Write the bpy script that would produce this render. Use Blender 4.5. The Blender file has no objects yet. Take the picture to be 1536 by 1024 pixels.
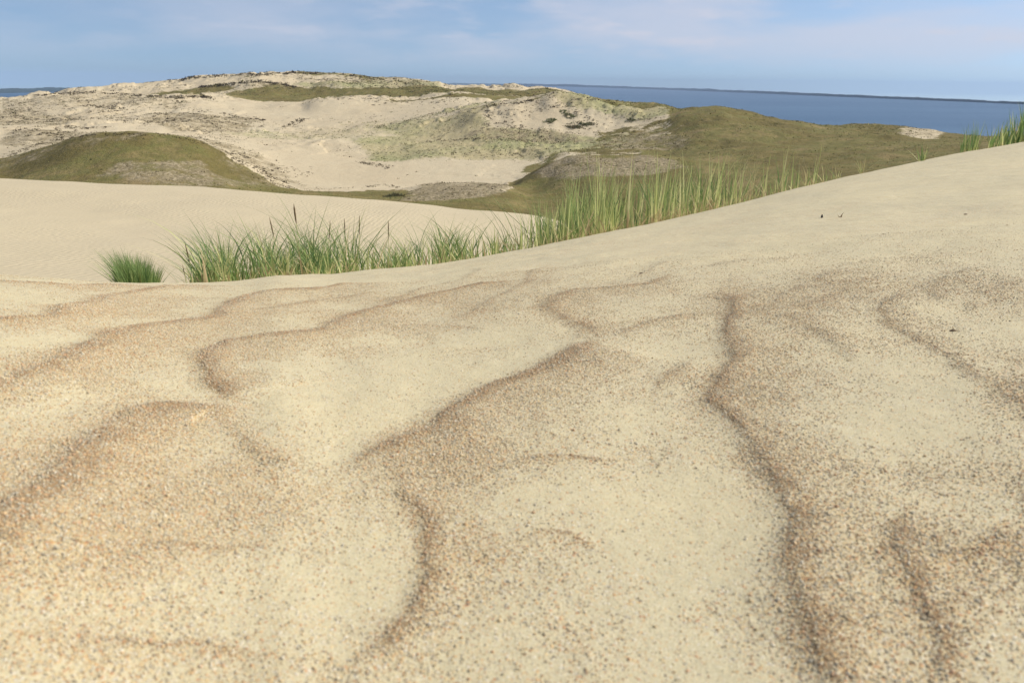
import bpy, math
import numpy as np
rng = np.random.default_rng(7)
sc = bpy.context.scene
COL = sc.collection
R = math.radians

# ------------------------------------------------------------------ camera model
F_PX, CXP, CYP = 1240.0, 768.0, 512.0
PITCH = math.atan(386 / F_PX)
ROLL = 0.0100
cp, sp = math.cos(PITCH), math.sin(PITCH)
FW = np.array([0, cp, -sp]); R0 = np.array([1.0, 0, 0]); U0 = np.array([0, sp, cp])
RT = math.cos(ROLL) * R0 + math.sin(ROLL) * U0
UP = -math.sin(ROLL) * R0 + math.cos(ROLL) * U0
WATER_Z = -50.0

def ray(px, py):
    """direction per unit depth: returns u = X/Y and g = Z/Y"""
    px = np.asarray(px, float)[..., None]; py = np.asarray(py, float)[..., None]
    d = FW * F_PX + RT * (px - CXP) + UP * (CYP - py)
    return d[..., 0] / d[..., 1], d[..., 2] / d[..., 1]

def proj(X, Y, Z):
    w = Y * FW[1] + Z * FW[2]
    w = np.maximum(w, 1e-6)
    a = X * RT[0] + Y * RT[1] + Z * RT[2]
    b = X * UP[0] + Y * UP[1] + Z * UP[2]
    return CXP + F_PX * a / w, CYP - F_PX * b / w

def smooth_interp(x, pts):
    """cubic (Catmull-Rom like) interpolation of a polyline"""
    xs = np.array([p[0] for p in pts], float); ys = np.array([p[1] for p in pts], float)
    m = np.gradient(ys, xs)
    d = np.diff(ys) / np.diff(xs)
    for i in range(1, len(xs) - 1):           # keep it from overshooting
        if d[i - 1] * d[i] <= 0: m[i] = 0
        else: m[i] = np.sign(d[i]) * min(abs(m[i]), 2.5 * min(abs(d[i]), abs(d[i - 1])))
    x = np.clip(x, xs[0], xs[-1])
    i = np.clip(np.searchsorted(xs, x) - 1, 0, len(xs) - 2)
    h = xs[i + 1] - xs[i]; t = (x - xs[i]) / h
    return ((2*t**3 - 3*t**2 + 1) * ys[i] + (t**3 - 2*t**2 + t) * h * m[i]
            + (-2*t**3 + 3*t**2) * ys[i+1] + (t**3 - t**2) * h * m[i+1])

def line_slope(u, pts):
    """slope g(u) of the sight line whose picture height follows the skyline pts"""
    u = np.asarray(u, float)
    px = CXP + F_PX * u
    g = np.full(u.shape, -0.1)
    for _ in range(12):
        py = smooth_interp(px, pts)
        uu, g = ray(px, py)
        px = px + (u - uu) * F_PX
    return g

# ------------------------------------------------------------------ noise helpers
def _hash(ix, iy, seed):
    n = (ix.astype(np.int64) * 374761393 + iy.astype(np.int64) * 668265263 + seed * 1442695041) & 0xFFFFFFFF
    n = ((n ^ (n >> 13)) * 1274126177) & 0xFFFFFFFF
    n = n ^ (n >> 16)
    return (n & 0xFFFFFF) / float(0xFFFFFF)

def vnoise(x, y, seed=0):
    ix = np.floor(x); iy = np.floor(y)
    fx = x - ix; fy = y - iy
    fx = fx*fx*fx*(fx*(fx*6-15)+10); fy = fy*fy*fy*(fy*(fy*6-15)+10)
    a = _hash(ix, iy, seed); b = _hash(ix+1, iy, seed); c = _hash(ix, iy+1, seed); d = _hash(ix+1, iy+1, seed)
    return (a*(1-fx)+b*fx)*(1-fy) + (c*(1-fx)+d*fx)*fy

def fbm(x, y, octs=4, seed=0, gain=.5):
    s = 0; a = 1; t = 0
    for o in range(octs):
        s = s + a * (vnoise(x, y, seed + o*17) * 2 - 1); t += a
        x = x * 2.03 + 11.3; y = y * 2.03 - 7.1; a *= gain
    return s / t

def in_poly(px, py, poly):
    inside = np.zeros(px.shape, bool)
    n = len(poly)
    for i in range(n):
        x1, y1 = poly[i]; x2, y2 = poly[(i+1) % n]
        if y1 == y2: continue
        c = ((y1 > py) != (y2 > py)) & (px < (x2-x1) * (py-y1) / (y2-y1) + x1)
        inside ^= c
    return inside

# ------------------------------------------------------------------ object helpers
def tag(o, label=None, cat=None, group=None, kind=None):
    if label: o['label'] = label
    if cat: o['category'] = cat
    if group: o['group'] = group
    if kind: o['kind'] = kind
    return o

def mesh_obj(name, V, Fc, mat, parent=None, smooth=True, attrs=None):
    me = bpy.data.meshes.new(name)
    V = np.asarray(V, np.float32).reshape(-1, 3)
    Fc = np.asarray(Fc, np.int32)
    k = Fc.shape[1]
    me.vertices.add(len(V)); me.vertices.foreach_set('co', V.ravel())
    me.loops.add(Fc.size); me.loops.foreach_set('vertex_index', Fc.ravel())
    me.polygons.add(len(Fc))
    me.polygons.foreach_set('loop_start', np.arange(0, Fc.size, k, dtype=np.int32))
    me.polygons.foreach_set('use_smooth', np.full(len(Fc), smooth))
    me.update(calc_edges=True)
    for nm, arr in (attrs or {}).items():
        arr = np.asarray(arr, np.float32)
        if arr.ndim == 1:
            a = me.attributes.new(nm, 'FLOAT', 'POINT'); a.data.foreach_set('value', arr)
        elif arr.shape[1] == 3:
            a = me.attributes.new(nm, 'FLOAT_VECTOR', 'POINT'); a.data.foreach_set('vector', arr.ravel())
    me.materials.append(mat)
    o = bpy.data.objects.new(name, me); COL.objects.link(o)
    if parent: o.parent = parent
    return o

def grid_faces(nr, nc):
    i = np.arange(nr - 1)[:, None] * nc + np.arange(nc - 1)[None, :]
    return np.stack([i, i + 1, i + nc + 1, i + nc], -1).reshape(-1, 4)

# ------------------------------------------------------------------ material helpers
class NT:
    def __init__(self, name, rough=0.9, spec=0.2):
        self.m = bpy.data.materials.new(name); self.m.use_nodes = True
        self.t = self.m.node_tree; self.n = self.t.nodes; self.l = self.t.links
        self.b = self.n['Principled BSDF']
        self.b.inputs['Roughness'].default_value = rough
        self.b.inputs['Specular IOR Level'].default_value = spec
    def new(self, typ, ins=None, **kw):
        nd = self.n.new(typ)
        for k, v in kw.items(): setattr(nd, k, v)
        for k, v in (ins or {}).items():
            if isinstance(v, bpy.types.NodeSocket): self.l.new(v, nd.inputs[k])
            else: nd.inputs[k].default_value = v
        return nd
    def pos(self): return self.new('ShaderNodeNewGeometry').outputs['Position']
    def attr(self, name, typ='GEOMETRY'): return self.new('ShaderNodeAttribute', attribute_name=name, attribute_type=typ)
    def math(self, op, a, b=0.0, c=0.0, clamp=False):
        nd = self.new('ShaderNodeMath', operation=op, use_clamp=clamp)
        for i, v in enumerate((a, b, c)):
            if isinstance(v, bpy.types.NodeSocket): self.l.new(v, nd.inputs[i])
            else: nd.inputs[i].default_value = v
        return nd.outputs[0]
    def noise(self, vec, scale, detail=3, rough=.5, out='Fac', dist=0):
        return self.new('ShaderNodeTexNoise', {'Vector': vec, 'Scale': scale, 'Detail': detail, 'Roughness': rough, 'Distortion': dist}).outputs[out]
    def voro(self, vec, scale, out='Color', feature='F1', rnd=1.0):
        return self.new('ShaderNodeTexVoronoi', {'Vector': vec, 'Scale': scale, 'Randomness': rnd}, feature=feature).outputs[out]
    def scale(self, vec, s):
        return self.new('ShaderNodeVectorMath', {0: vec, 1: s}, operation='MULTIPLY').outputs[0]
    def ramp(self, fac, stops, interp='LINEAR'):
        nd = self.new('ShaderNodeValToRGB', {'Fac': fac}); cr = nd.color_ramp; cr.interpolation = interp
        while len(cr.elements) > 1: cr.elements.remove(cr.elements[-1])
        for i, (p, c) in enumerate(stops):
            e = cr.elements[0] if i == 0 else cr.elements.new(p)
            e.position = p; e.color = (*c, 1) if len(c) == 3 else c
        return nd.outputs['Color']
    def rng(self, v, a, b, c=0.0, d=1.0, smooth=False):
        nd = self.new('ShaderNodeMapRange', {'Value': v, 'From Min': a, 'From Max': b, 'To Min': c, 'To Max': d})
        if smooth: nd.interpolation_type = 'SMOOTHSTEP'
        return nd.outputs['Result']
    def mix(self, fac, a, b, blend='MIX'):
        nd = self.new('ShaderNodeMix', data_type='RGBA', blend_type=blend)
        for k, v in ((0, fac), (6, a), (7, b)):
            if isinstance(v, bpy.types.NodeSocket): self.l.new(v, nd.inputs[k])
            else: nd.inputs[k].default_value = v if k == 0 else (*v, 1)
        return nd.outputs[2]
    def bump(self, h, strength, dist, normal=None):
        ins = {'Height': h, 'Strength': strength, 'Distance': dist}
        if normal is not None: ins['Normal'] = normal
        return self.new('ShaderNodeBump', ins).outputs['Normal']
    def color(self, c): self.l.new(c, self.b.inputs['Base Color'])
    def normal(self, c): self.l.new(c, self.b.inputs['Normal'])

SAND = (0.520, 0.420, 0.260)       # fine pale sand
GRAINS = [(0.00, (0.50, 0.42, 0.26)), (0.22, (0.54, 0.39, 0.19)), (0.36, (0.50, 0.29, 0.12)), (0.45, (0.57, 0.50, 0.36)),
          (0.62, (0.38, 0.30, 0.19)), (0.73, (0.62, 0.56, 0.43)), (0.81, (0.45, 0.21, 0.09)), (0.88, (0.33, 0.29, 0.22)),
          (0.955, (0.15, 0.11, 0.08)), (0.985, (0.07, 0.055, 0.05))]

# near sand: fine sand and coarse grains, sorted by the ripple field 'coarse'
M = NT('ripple_sand', 0.85, 0.25)
P = M.pos()
co = M.attr('coarse').outputs['Fac']
fine_n = M.noise(P, 900, 3, .7)
patch = M.noise(P, 5.0, 4, .55)
base = M.mix(M.rng(patch, .3, .7), (0.515, 0.448, 0.278), (0.560, 0.478, 0.284))
fine = M.mix(M.rng(fine_n, .25, .75, 0, 1), M.mix(1.0, base, (0.74, 0.73, 0.71), 'MULTIPLY'), M.mix(1.0, base, (1.16, 1.17, 1.18), 'MULTIPLY'))
vc = M.new('ShaderNodeTexVoronoi', {'Vector': P, 'Scale': 560.0, 'Randomness': 1.0})
sepc = M.new('ShaderNodeSeparateColor', {'Color': vc.outputs['Color']})
grain = M.ramp(sepc.outputs[0], GRAINS, 'CONSTANT')
vc2 = M.new('ShaderNodeTexVoronoi', {'Vector': P, 'Scale': 1150.0, 'Randomness': 1.0})
sep2 = M.new('ShaderNodeSeparateColor', {'Color': vc2.outputs['Color']})
grain2 = M.ramp(sep2.outputs[0], GRAINS, 'CONSTANT')
co_n = M.math('ADD', co, M.rng(M.noise(P, 38, 3, .6), .3, .7, -.16, .16))
sel = M.math('LESS_THAN', sep2.outputs[1], M.rng(co_n, .0, .9, 0.22, .85))
col = M.mix(M.math('MULTIPLY', sel, .62), fine, grain2)
sel1 = M.math('LESS_THAN', sepc.outputs[1], M.rng(co_n, .05, .95, 0.05, .8))
col = M.mix(M.math('MULTIPLY', sel1, .7), col, grain)
heavy = M.math('LESS_THAN', M.voro(P, 800), M.math('MULTIPLY', M.attr('crest').outputs['Fac'], .70))
col = M.mix(M.math('MULTIPLY', heavy, .85), col, (0.27, 0.18, 0.09))
col = M.mix(M.rng(co_n, .25, .9, 0, .45), col, M.mix(1.0, col, (0.90, 0.80, 0.62), 'MULTIPLY'))
M.color(col)
hgt = M.math('ADD', M.math('MULTIPLY', M.math('SUBTRACT', 1.0, vc.outputs['Distance']), sel1), M.math('MULTIPLY', M.math('SUBTRACT', 1.0, vc2.outputs['Distance']), .35))
nb = M.bump(hgt, .8, .0012)
nb = M.bump(M.noise(P, 60, 4, .6), .35, .004, nb)
M.normal(nb)
MAT_NEAR = M.m

# loose grains
M = NT('sand_grain', 0.6, 0.35)
tv = M.attr('tint', 'INSTANCER').outputs['Vector']
M.color(tv)
MAT_GRAIN = M.m

# smooth rippled slope farther off
M = NT('smooth_sand', 0.9, 0.2)
P = M.pos()
c = M.mix(M.rng(M.noise(P, .12, 3), .3, .7), (0.450, 0.375, 0.240), (0.480, 0.400, 0.252))
c = M.mix(M.rng(M.noise(M.scale(P, (9.0, 2.6, 2.6)), 1.0, 3), .35, .75, 0, .35), c, (0.43, 0.34, 0.21))
M.color(c)
wv = M.new('ShaderNodeTexWave', {'Vector': P, 'Scale': 1.55, 'Distortion': 5.0, 'Detail': 2.5, 'Detail Scale': 1.4, 'Detail Roughness': .6}, wave_type='BANDS', bands_direction='X').outputs['Fac']
sx_ = M.new('ShaderNodeSeparateXYZ', {0: P}).outputs[0]
amp = M.math('MULTIPLY', M.rng(M.noise(P, .25, 2), .35, .62, .25, 1), M.rng(sx_, -1.0, -7.0, .12, 1.25))
nb = M.bump(M.math('MULTIPLY', wv, amp), .48, .020)
nb = M.bump(M.noise(P, 2.0, 5, .6), .4, .03, nb)
M.normal(nb)
MAT_MID = M.m

# far dunes: sand, olive turf, brown heath and thin green grass by the fields painted on the terrain
M = NT('dune_land', 0.95, 0.1)
P = M.pos()
turf = M.attr('turf').outputs['Fac']; heath = M.attr('heath').outputs['Fac']; thin = M.attr('thin').outputs['Fac']
big = M.noise(P, .035, 4, .6); mid = M.noise(P, .35, 5, .65); fin = M.noise(P, 2.2, 4, .7)
sand = M.mix(M.rng(big, .3, .7), (0.485, 0.405, 0.265), (0.455, 0.370, 0.235))
sand = M.mix(M.rng(mid, .5, .8, 0, .5), sand, (0.42, 0.32, 0.20))
# turf colours
tcol = M.ramp(M.rng(M.noise(P, .09, 5, .65), .3, .7), [(0, (0.130, 0.113, 0.044)), (.4, (0.185, 0.160, 0.060)), (.6, (0.180, 0.178, 0.064)), (.78, (0.245, 0.208, 0.090)), (1, (0.30, 0.24, 0.125))])
tcol = M.mix(M.rng(fin, .35, .8, 0, .55), tcol, (0.085, 0.076, 0.030))
tcol = M.mix(M.rng(M.noise(P, .35, 6, .75), .50, .72, 0, .7), tcol, (0.29, 0.225, 0.115))
tcol = M.mix(M.rng(M.noise(P, .22, 5, .75), .55, .75, 0, .4), tcol, (0.10, 0.09, 0.036))
hcol = M.mix(M.rng(M.noise(M.scale(P, (1., .6, 1.)), 2.6, 5, .75), .45, .68), M.mix(M.rng(mid, .3, .7), (0.16, 0.125, 0.065), (0.22, 0.175, 0.095)), (0.44, 0.36, 0.23))
gcol = M.mix(M.rng(M.noise(P, .05, 4), .4, .6), (0.31, 0.26, 0.12), (0.175, 0.195, 0.060))
tm = M.rng(M.math('ADD', turf, M.rng(M.noise(P, .16, 7, .78), .25, .75, -.62, .62)), .42, .58, smooth=True)
hm = M.rng(M.math('ADD', heath, M.rng(M.noise(P, .28, 7, .78), .25, .75, -.62, .62)), .25, .8, smooth=True)
gm = M.rng(M.math('ADD', M.math('MULTIPLY', thin, .78), M.rng(M.noise(M.scale(P, (1, .6, 1)), 1.1, 6, .75), .25, .75, -.5, .5)), .30, .75)
c = M.mix(M.math('MULTIPLY', gm, .66), sand, gcol)
tcol = M.mix(1.0, tcol, (.88, .82, .72), 'MULTIPLY')
c = M.mix(tm, c, tcol)
c = M.mix(hm, c, hcol)
M.color(c)
nb = M.bump(M.noise(P, .9, 6, .7), .6, .35)
nb = M.bump(fin, M.math('MULTIPLY', M.math('MAXIMUM', turf, heath), .8), .25, nb)
M.normal(nb)
MAT_FAR = M.m

# lagoon water
M = NT('lagoon_water', 0.35, 0.5)
P = M.pos()
c = M.mix(M.rng(M.noise(M.scale(P, (.4, 1.2, 1)), .0022, 6, .65), .36, .62), (0.028, 0.078, 0.140), (0.052, 0.112, 0.180))
M.color(c)
M.b.inputs['Roughness'].default_value = .42
M.b.inputs['Specular IOR Level'].default_value = .25
nb = M.bump(M.noise(M.scale(P, (.5, 1, 1)), .35, 4, .6), 1.0, 1.2)
M.normal(nb)
MAT_WATER = M.m

def foliage(name, stops, trans=.25, rough=.55):
    M = NT(name, rough, .3)
    a = M.attr('tint').outputs['Fac']
    M.color(M.ramp(a, stops))
    if trans:
        c = M.n['Color Ramp'] if 'Color Ramp' in M.n else None
        tr = M.new('ShaderNodeBsdfTranslucent', {'Color': M.ramp(a, stops)})
        mx = M.new('ShaderNodeMixShader', {0: trans, 1: M.b.outputs[0], 2: tr.outputs[0]})
        M.l.new(mx.outputs[0], M.n['Material Output'].inputs['Surface'])
    return M.m
MAT_GRASS = foliage('grass_blades', [(0, (0.105, 0.185, 0.065)), (.25, (0.200, 0.295, 0.085)), (.5, (0.35, 0.39, 0.14)),
                                     (.72, (0.60, 0.61, 0.25)), (.85, (0.70, 0.65, 0.32)), (1, (0.46, 0.34, 0.18))], .38)
MAT_TUSS = foliage('tussock', [(0, (0.065, 0.045, 0.028)), (.3, (0.10, 0.075, 0.035)), (.55, (0.10, 0.095, 0.032)),
                               (.8, (0.19, 0.19, 0.06)), (1, (0.31, 0.27, 0.11))], .2, .8)
MAT_BUSH = foliage('bush_leaves', [(0, (0.13, 0.10, 0.055)), (.4, (0.13, 0.13, 0.055)), (1, (0.20, 0.22, 0.10))], .35, .8)
MAT_SPIKE = foliage('seed_spike', [(0, (0.12, 0.08, 0.045)), (1, (0.32, 0.23, 0.12))], 0, .9)
MAT_HAZED_FOREST = foliage('far_forest', [(0, (0.022, 0.042, 0.048)), (1, (0.032, 0.055, 0.062))], 0, .9)  # tree colour with the bluish cast of distant haze mixed in

# ------------------------------------------------------------------ 1. the near dune
H0 = 0.30
CREST = [(-400, 405), (0, 414), (80, 418), (170, 424), (250, 426), (320, 424), (375, 420), (425, 414), (500, 413), (560, 407),
         (640, 399), (740, 383), (850, 361), (910, 348), (1000, 329), (1100, 305), (1200, 280), (1300, 258), (1400, 239), (1470, 226), (1536, 214), (2000, 160)]
YC = [(-400, 1.5), (0, 1.7), (300, 2.1), (600, 2.6), (850, 3.1), (1100, 4.2), (1300, 5.3), (1536, 6.6), (2000, 8.0)]

def near_params(u):
    g = line_slope(u, CREST)
    yc = smooth_interp(CXP + F_PX * u, YC)
    return g + 2 * H0 / yc, -H0 / yc**2, g, yc

def Wf(Y): return 0.5 * (Y + np.sqrt(Y * Y + 0.09))

UT = np.linspace(-1.2, 1.2, 1201)
TA, TB, TG, TYC = near_params(UT)
def base_z(X, Y):
    u = np.clip(X / Wf(Y), -1.2, 1.2)
    a = np.interp(u, UT, TA); b = np.interp(u, UT, TB)
    yk = -(0.62 + a) / (2 * b)                     # lee slope settles at its resting angle
    z = -H0 + a * Y + b * Y * Y
    zk = -H0 + a * yk + b * yk * yk
    z = np.where(Y > yk, zk - 0.62 * (Y - yk), z)
    return z

def pix_to_near(px, py):
    u, g = ray(px, py)
    a = np.interp(u, UT, TA); b = np.interp(u, UT, TB)
    disc = np.maximum((a - g)**2 + 4 * b * H0, 0)
    Y = ((a - g) - np.sqrt(disc)) / (-2 * b)
    return u * Y, Y

# crests of the wind ripples: (strength, width of the coarse stoss side in m, relief, points)
RIP = [
 (1.3, .018, 1.9, [(-60,752),(0,742),(25,734),(58,738)]),  # stands in for a small lee shadow: steep relief plus dark grain colour
 (1.3, .052, 1.2, [(-60,600),(0,574),(61,549),(122,525),(165,504),(226,491),(293,485),(329,479),(341,458),(390,443),(463,438),(530,427)]),
 (1.2, .045, 1.1, [(-60,486),(0,482),(61,479),(92,474),(104,461),(159,449),(207,440),(281,431),(341,430)]),
 (1.3, .04, 1.0, [(-60,423),(0,424),(92,429),(159,430),(230,431)]),
 (1.3, .052, 1.1, [(366,603),(341,595),(323,577),(317,559),(305,534),(341,516),(390,510),(439,504),(488,498),(518,479),(561,467),(610,455),(659,443),(720,430),(768,424)]),
 (1.6, .080, 1.5, [(-80,880),(0,790),(37,754),(67,729),(104,686),(140,662),(183,641),(219,619),(262,613),(317,613),(341,625)]),
 (.45, .040, .5, [(341,625),(366,650),(396,680),(439,696),(488,705),(530,705)]),
 (1.4, .060, 1.2, [(530,705),(567,686),(610,662),(659,644),(689,619),(720,601),(750,577),(805,558),(841,540),(872,522),(902,510)]),
 (.45, .055, .5, [(902,510),(939,497),(981,482),(1030,473),(1079,467)]),
 (.65, .055, .5, [(902,507),(859,479),(817,461),(829,449),(866,437),(920,434),(975,427),(1012,412)]),
 (.85, .050, .9, [(1085,437),(1097,449),(1100,467),(1091,491),(1100,516),(1109,540),(1085,565),(1079,595),(1097,626),(1128,662),(1158,705),(1183,741),(1195,778),(1189,808),(1183,845),(1195,888),(1213,936),(1231,979),(1256,1016),(1290,1100)]),
 (.7, .035, .7, [(1378,747),(1353,778),(1347,827),(1359,863),(1384,906),(1414,943),(1420,985),(1426,1024),(1440,1100)]),
 (.5, .045, .45, [(1366,437),(1329,455),(1317,467),(1347,491),(1390,516),(1426,534),(1463,558),(1500,577),(1600,640)]),
 (.85, .035, .7, [(596,700),(610,735),(636,780),(646,827),(652,863),(646,888),(628,912),(591,943),(567,979),(537,994),(470,1010)]),
 (.6, .022, .3, [(20,920),(49,924),(122,930),(183,936),(270,950),(335,961),(396,973),(518,997)]),
 (.45, .016, .2, [(610,485),(680,489),(768,497)]),
 (.35, .014, .2, [(378,632),(427,638),(518,635)]),
 (.6, .020, .3, [(740,700),(768,693),(829,686),(920,693),(960,684)]),
 (.7, .022, .4, [(740,830),(768,814),(805,796),(847,796),(890,820),(926,845)]),
 (.6, .022, .3, [(1270,606),(1286,601),(1323,589),(1365,589)]),
 (.6, .030, .4, [(1536,770),(1500,790),(1475,820),(1414,833),(1370,838)]),
 (.35, .06, .25, [(1180,470),(1230,450),(1290,430),(1330,410)]),
 (.30, .08, .25, [(1040,405),(1100,392),(1180,388),(1260,372)]),
 (.30, .06, .25, [(1440,470),(1480,440),(1540,420)]),
 (1.0, .06, 1.0, [(1600,440),(1640,500),(1720,570),(1780,660),(1860,760),(1900,900),(2000,1100)]), (.8, .05, .8, [(1750,420),(1830,470),(1960,520),(2100,600),(2300,700)]),
 (.9, .05, .9, [(1560,700),(1600,800),(1680,900),(1700,1000),(1760,1100)]), (1.2, .07, 1.1, [(-600,1000),(-450,900),(-300,800),(-200,700),(-120,650),(-60,640)]), (1.1, .07, 1., [(-700,640),(-500,600),(-300,560),(-150,520),(-70,505)]),
 (.3, .05, .5, [(690,478),(740,452),(790,430),(800,408),(840,398)]), (.25, .06, .5, [(930,425),(975,408),(1000,396),(1060,392)]), (.25, .06, .5, [(1150,470),(1185,440),(1230,420),(1262,402)]),
 (.3, .05, .45, [(1290,548),(1262,515),(1200,480),(1150,462)]), (.28, .06, .5, [(1420,460),(1400,430),(1430,412),(1500,398)]), (.3, .07, .5, [(560,462),(640,436),(700,420),(730,402)]),
 (.15, .07, .5, [(860,392),(930,376),(1010,362)]), (.12, .08, .5, [(1040,372),(1120,352),(1200,340),(1290,330)]), (.12, .09, .5, [(1250,370),(1340,352),(1440,345),(1530,330)]), (.5, .05, .5, [(980,600),(1000,570),(1040,545),(1070,535)]),
 (.5, .04, .5, [(380,470),(450,455),(520,446),(560,440)]), (.6, .05, .7, [(60,640),(110,615),(180,606),(240,604)]), (.5, .05, .5, [(700,600),(690,650),(650,690),(600,720)]), (.45, .05, .3, [(820,905),(860,950),(880,1000),(900,1060)]),
 (.5, .04, .4, [(150,830),(240,810),(320,822),(430,815),(480,835)]),
]
# pools of fine pale sand between the ripples
POOLS = [(1, [(380,560),(470,540),(600,530),(700,540),(810,510),(840,530),(780,560),(700,595),(640,635),(590,665),(540,690),(440,690),(390,660),(370,620)]),
 (.8, [(640,505),(800,480),(850,492),(830,510),(700,525),(620,520)]),
 (.9, [(40,600),(180,585),(320,590),(325,608),(220,612),(120,640),(40,650)]), (.9, [(-40,505),(120,492),(150,500),(60,525),(-40,530)]),
 (.7, [(120,480),(300,468),(320,475),(180,492),(110,500)]), (.8, [(-60,700),(40,690),(60,710),(0,760),(-60,780)]),
 (.7, [(250,850),(420,790),(560,760),(620,800),(630,860),(600,910),(520,960),(400,930),(260,900)]),
 (1, [(700,740),(800,715),(960,700),(1060,670),(1130,740),(1160,820),(1150,900),(1060,930),(960,890),(930,850),(860,780),(780,780),(700,820)]),
 (.7, [(930,860),(1000,900),(1140,920),(1180,1000),(1180,1060),(950,1060),(900,960)]),
 (1, [(1240,620),(1300,590),(1300,560),(1420,560),(1480,600),(1500,660),(1420,690),(1290,680),(1230,660)]),
 (.7, [(1200,590),(1300,530),(1400,530),(1450,560),(1300,575)]), (.8, [(1430,500),(1536,480),(1600,500),(1560,530),(1480,520)]),
 (.6, [(900,560),(1000,520),(1060,500),(1075,560),(1000,620),(900,640),(840,620)]),
 (.7, [(1340,740),(1480,730),(1536,740),(1536,760),(1470,780),(1400,800),(1370,790)]), (.7, [(1440,880),(1560,840),(1600,1060),(1450,1060)]),
 (.6, [(20,960),(200,965),(400,990),(500,1020),(480,1080),(0,1080)]), (.6, [(680,900),(780,880),(840,930),(860,1060),(620,1060),(640,960)]),
 (.7, [(990,340),(1160,310),(1536,230),(1600,330),(1536,420),(1400,380),(1250,400),(1100,420),(900,425),(800,440),(860,380)])]
def ripple_fields(X, Y):
    """relief height and share of coarse grains at each point of the near dune"""
    sh = X.shape
    X = X.ravel(); Y = Y.ravel()
    wx = X + .012 * fbm(X * 9, Y * 9, 5, 3, .62); wy = Y + .012 * fbm(X * 9, Y * 9, 5, 9, .62)
    H = np.zeros(X.shape); C = np.zeros(X.shape); K = np.zeros(X.shape)
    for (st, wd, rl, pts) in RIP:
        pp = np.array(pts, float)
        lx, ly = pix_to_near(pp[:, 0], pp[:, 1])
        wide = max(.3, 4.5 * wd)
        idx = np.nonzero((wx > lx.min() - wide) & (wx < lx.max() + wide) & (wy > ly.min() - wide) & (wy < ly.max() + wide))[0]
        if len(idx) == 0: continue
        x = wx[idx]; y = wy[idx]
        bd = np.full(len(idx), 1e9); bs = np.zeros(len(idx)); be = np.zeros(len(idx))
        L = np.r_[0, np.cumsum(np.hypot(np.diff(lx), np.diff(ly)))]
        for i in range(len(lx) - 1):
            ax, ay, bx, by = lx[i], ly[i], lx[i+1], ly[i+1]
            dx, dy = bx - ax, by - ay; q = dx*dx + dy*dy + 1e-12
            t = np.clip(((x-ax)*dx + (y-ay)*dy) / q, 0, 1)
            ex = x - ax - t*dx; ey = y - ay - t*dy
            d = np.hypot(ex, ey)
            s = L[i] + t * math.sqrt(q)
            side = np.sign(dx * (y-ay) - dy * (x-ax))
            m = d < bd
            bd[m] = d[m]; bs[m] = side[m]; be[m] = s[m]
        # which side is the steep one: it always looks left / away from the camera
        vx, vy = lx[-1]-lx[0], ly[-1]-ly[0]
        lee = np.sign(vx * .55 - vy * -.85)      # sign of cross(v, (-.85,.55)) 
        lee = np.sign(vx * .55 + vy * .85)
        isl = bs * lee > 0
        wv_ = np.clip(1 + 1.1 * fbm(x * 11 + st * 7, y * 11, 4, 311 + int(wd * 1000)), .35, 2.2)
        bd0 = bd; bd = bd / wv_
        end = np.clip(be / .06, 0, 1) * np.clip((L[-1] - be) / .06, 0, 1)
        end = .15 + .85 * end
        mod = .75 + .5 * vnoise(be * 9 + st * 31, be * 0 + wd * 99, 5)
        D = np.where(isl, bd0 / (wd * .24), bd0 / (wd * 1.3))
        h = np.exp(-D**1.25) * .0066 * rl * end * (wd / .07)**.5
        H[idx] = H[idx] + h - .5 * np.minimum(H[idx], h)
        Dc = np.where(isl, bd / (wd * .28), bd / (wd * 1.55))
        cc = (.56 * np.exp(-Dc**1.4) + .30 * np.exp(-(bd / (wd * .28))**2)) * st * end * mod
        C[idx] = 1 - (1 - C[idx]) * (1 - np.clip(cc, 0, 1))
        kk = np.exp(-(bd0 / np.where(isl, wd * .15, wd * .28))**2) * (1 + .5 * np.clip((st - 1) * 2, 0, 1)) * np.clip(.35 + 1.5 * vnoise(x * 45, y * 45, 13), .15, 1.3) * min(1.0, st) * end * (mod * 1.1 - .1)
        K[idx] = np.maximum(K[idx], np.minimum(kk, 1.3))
    # free patches of coarse grains, thinning out towards the far crest
    n1 = fbm(X * 5 + 3, Y * 5, 4, 31); n2 = fbm(X * 16, Y * 11, 4, 41)
    fade = np.clip(1.35 - Y / 2.6, .12, 1)
    ju, jg = fbm(X * 14, Y * 14, 4, 51) * .018, fbm(X * 14, Y * 14, 4, 52) * .018
    pool = np.zeros(X.shape)
    for wt, poly in POOLS:
        pp = np.array(poly, float); lx, ly = pix_to_near(pp[:, 0], pp[:, 1])
        pl = list(zip(lx, ly))
        acc = np.zeros(X.shape)
        for k in range(6):
            a = k * 1.0472; r_ = .022
            acc += in_poly(X + ju + r_ * math.cos(a), Y + jg + r_ * math.sin(a), pl)
        pool = np.maximum(pool, wt * acc / 6)
    C = C * (1 - .65 * pool)
    C = C + .12 * np.clip((.10 - X) * 2.5, 0, 1) * np.clip((1.0 - Y) * 2, 0, 1) * np.clip(.6 + n1 + n2, 0, 1.4) * (1 - .8 * pool)
    C = C + (np.clip(n1 * .5 + n2 * .5 + .25, 0, 1) * .42 + .08) * fade * (1 - .5*C) * (1 - .78 * pool)
    # faint minor ripples everywhere
    ph = (X * .9 - Y * .35) * 26 + 3.0 * fbm(X * 4, Y * 4, 3, 55)
    H = H + .0010 * np.sin(ph) * np.clip(.6 + fbm(X * 2.2, Y * 2.2, 2, 66), 0, 1) * np.clip(1.6 - Y / 4, .5, 1)
    H = H + .0035 * fbm(X * 3.2, Y * 3.2, 4, 77) + .0012 * fbm(X * 22, Y * 22, 3, 78)
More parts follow.
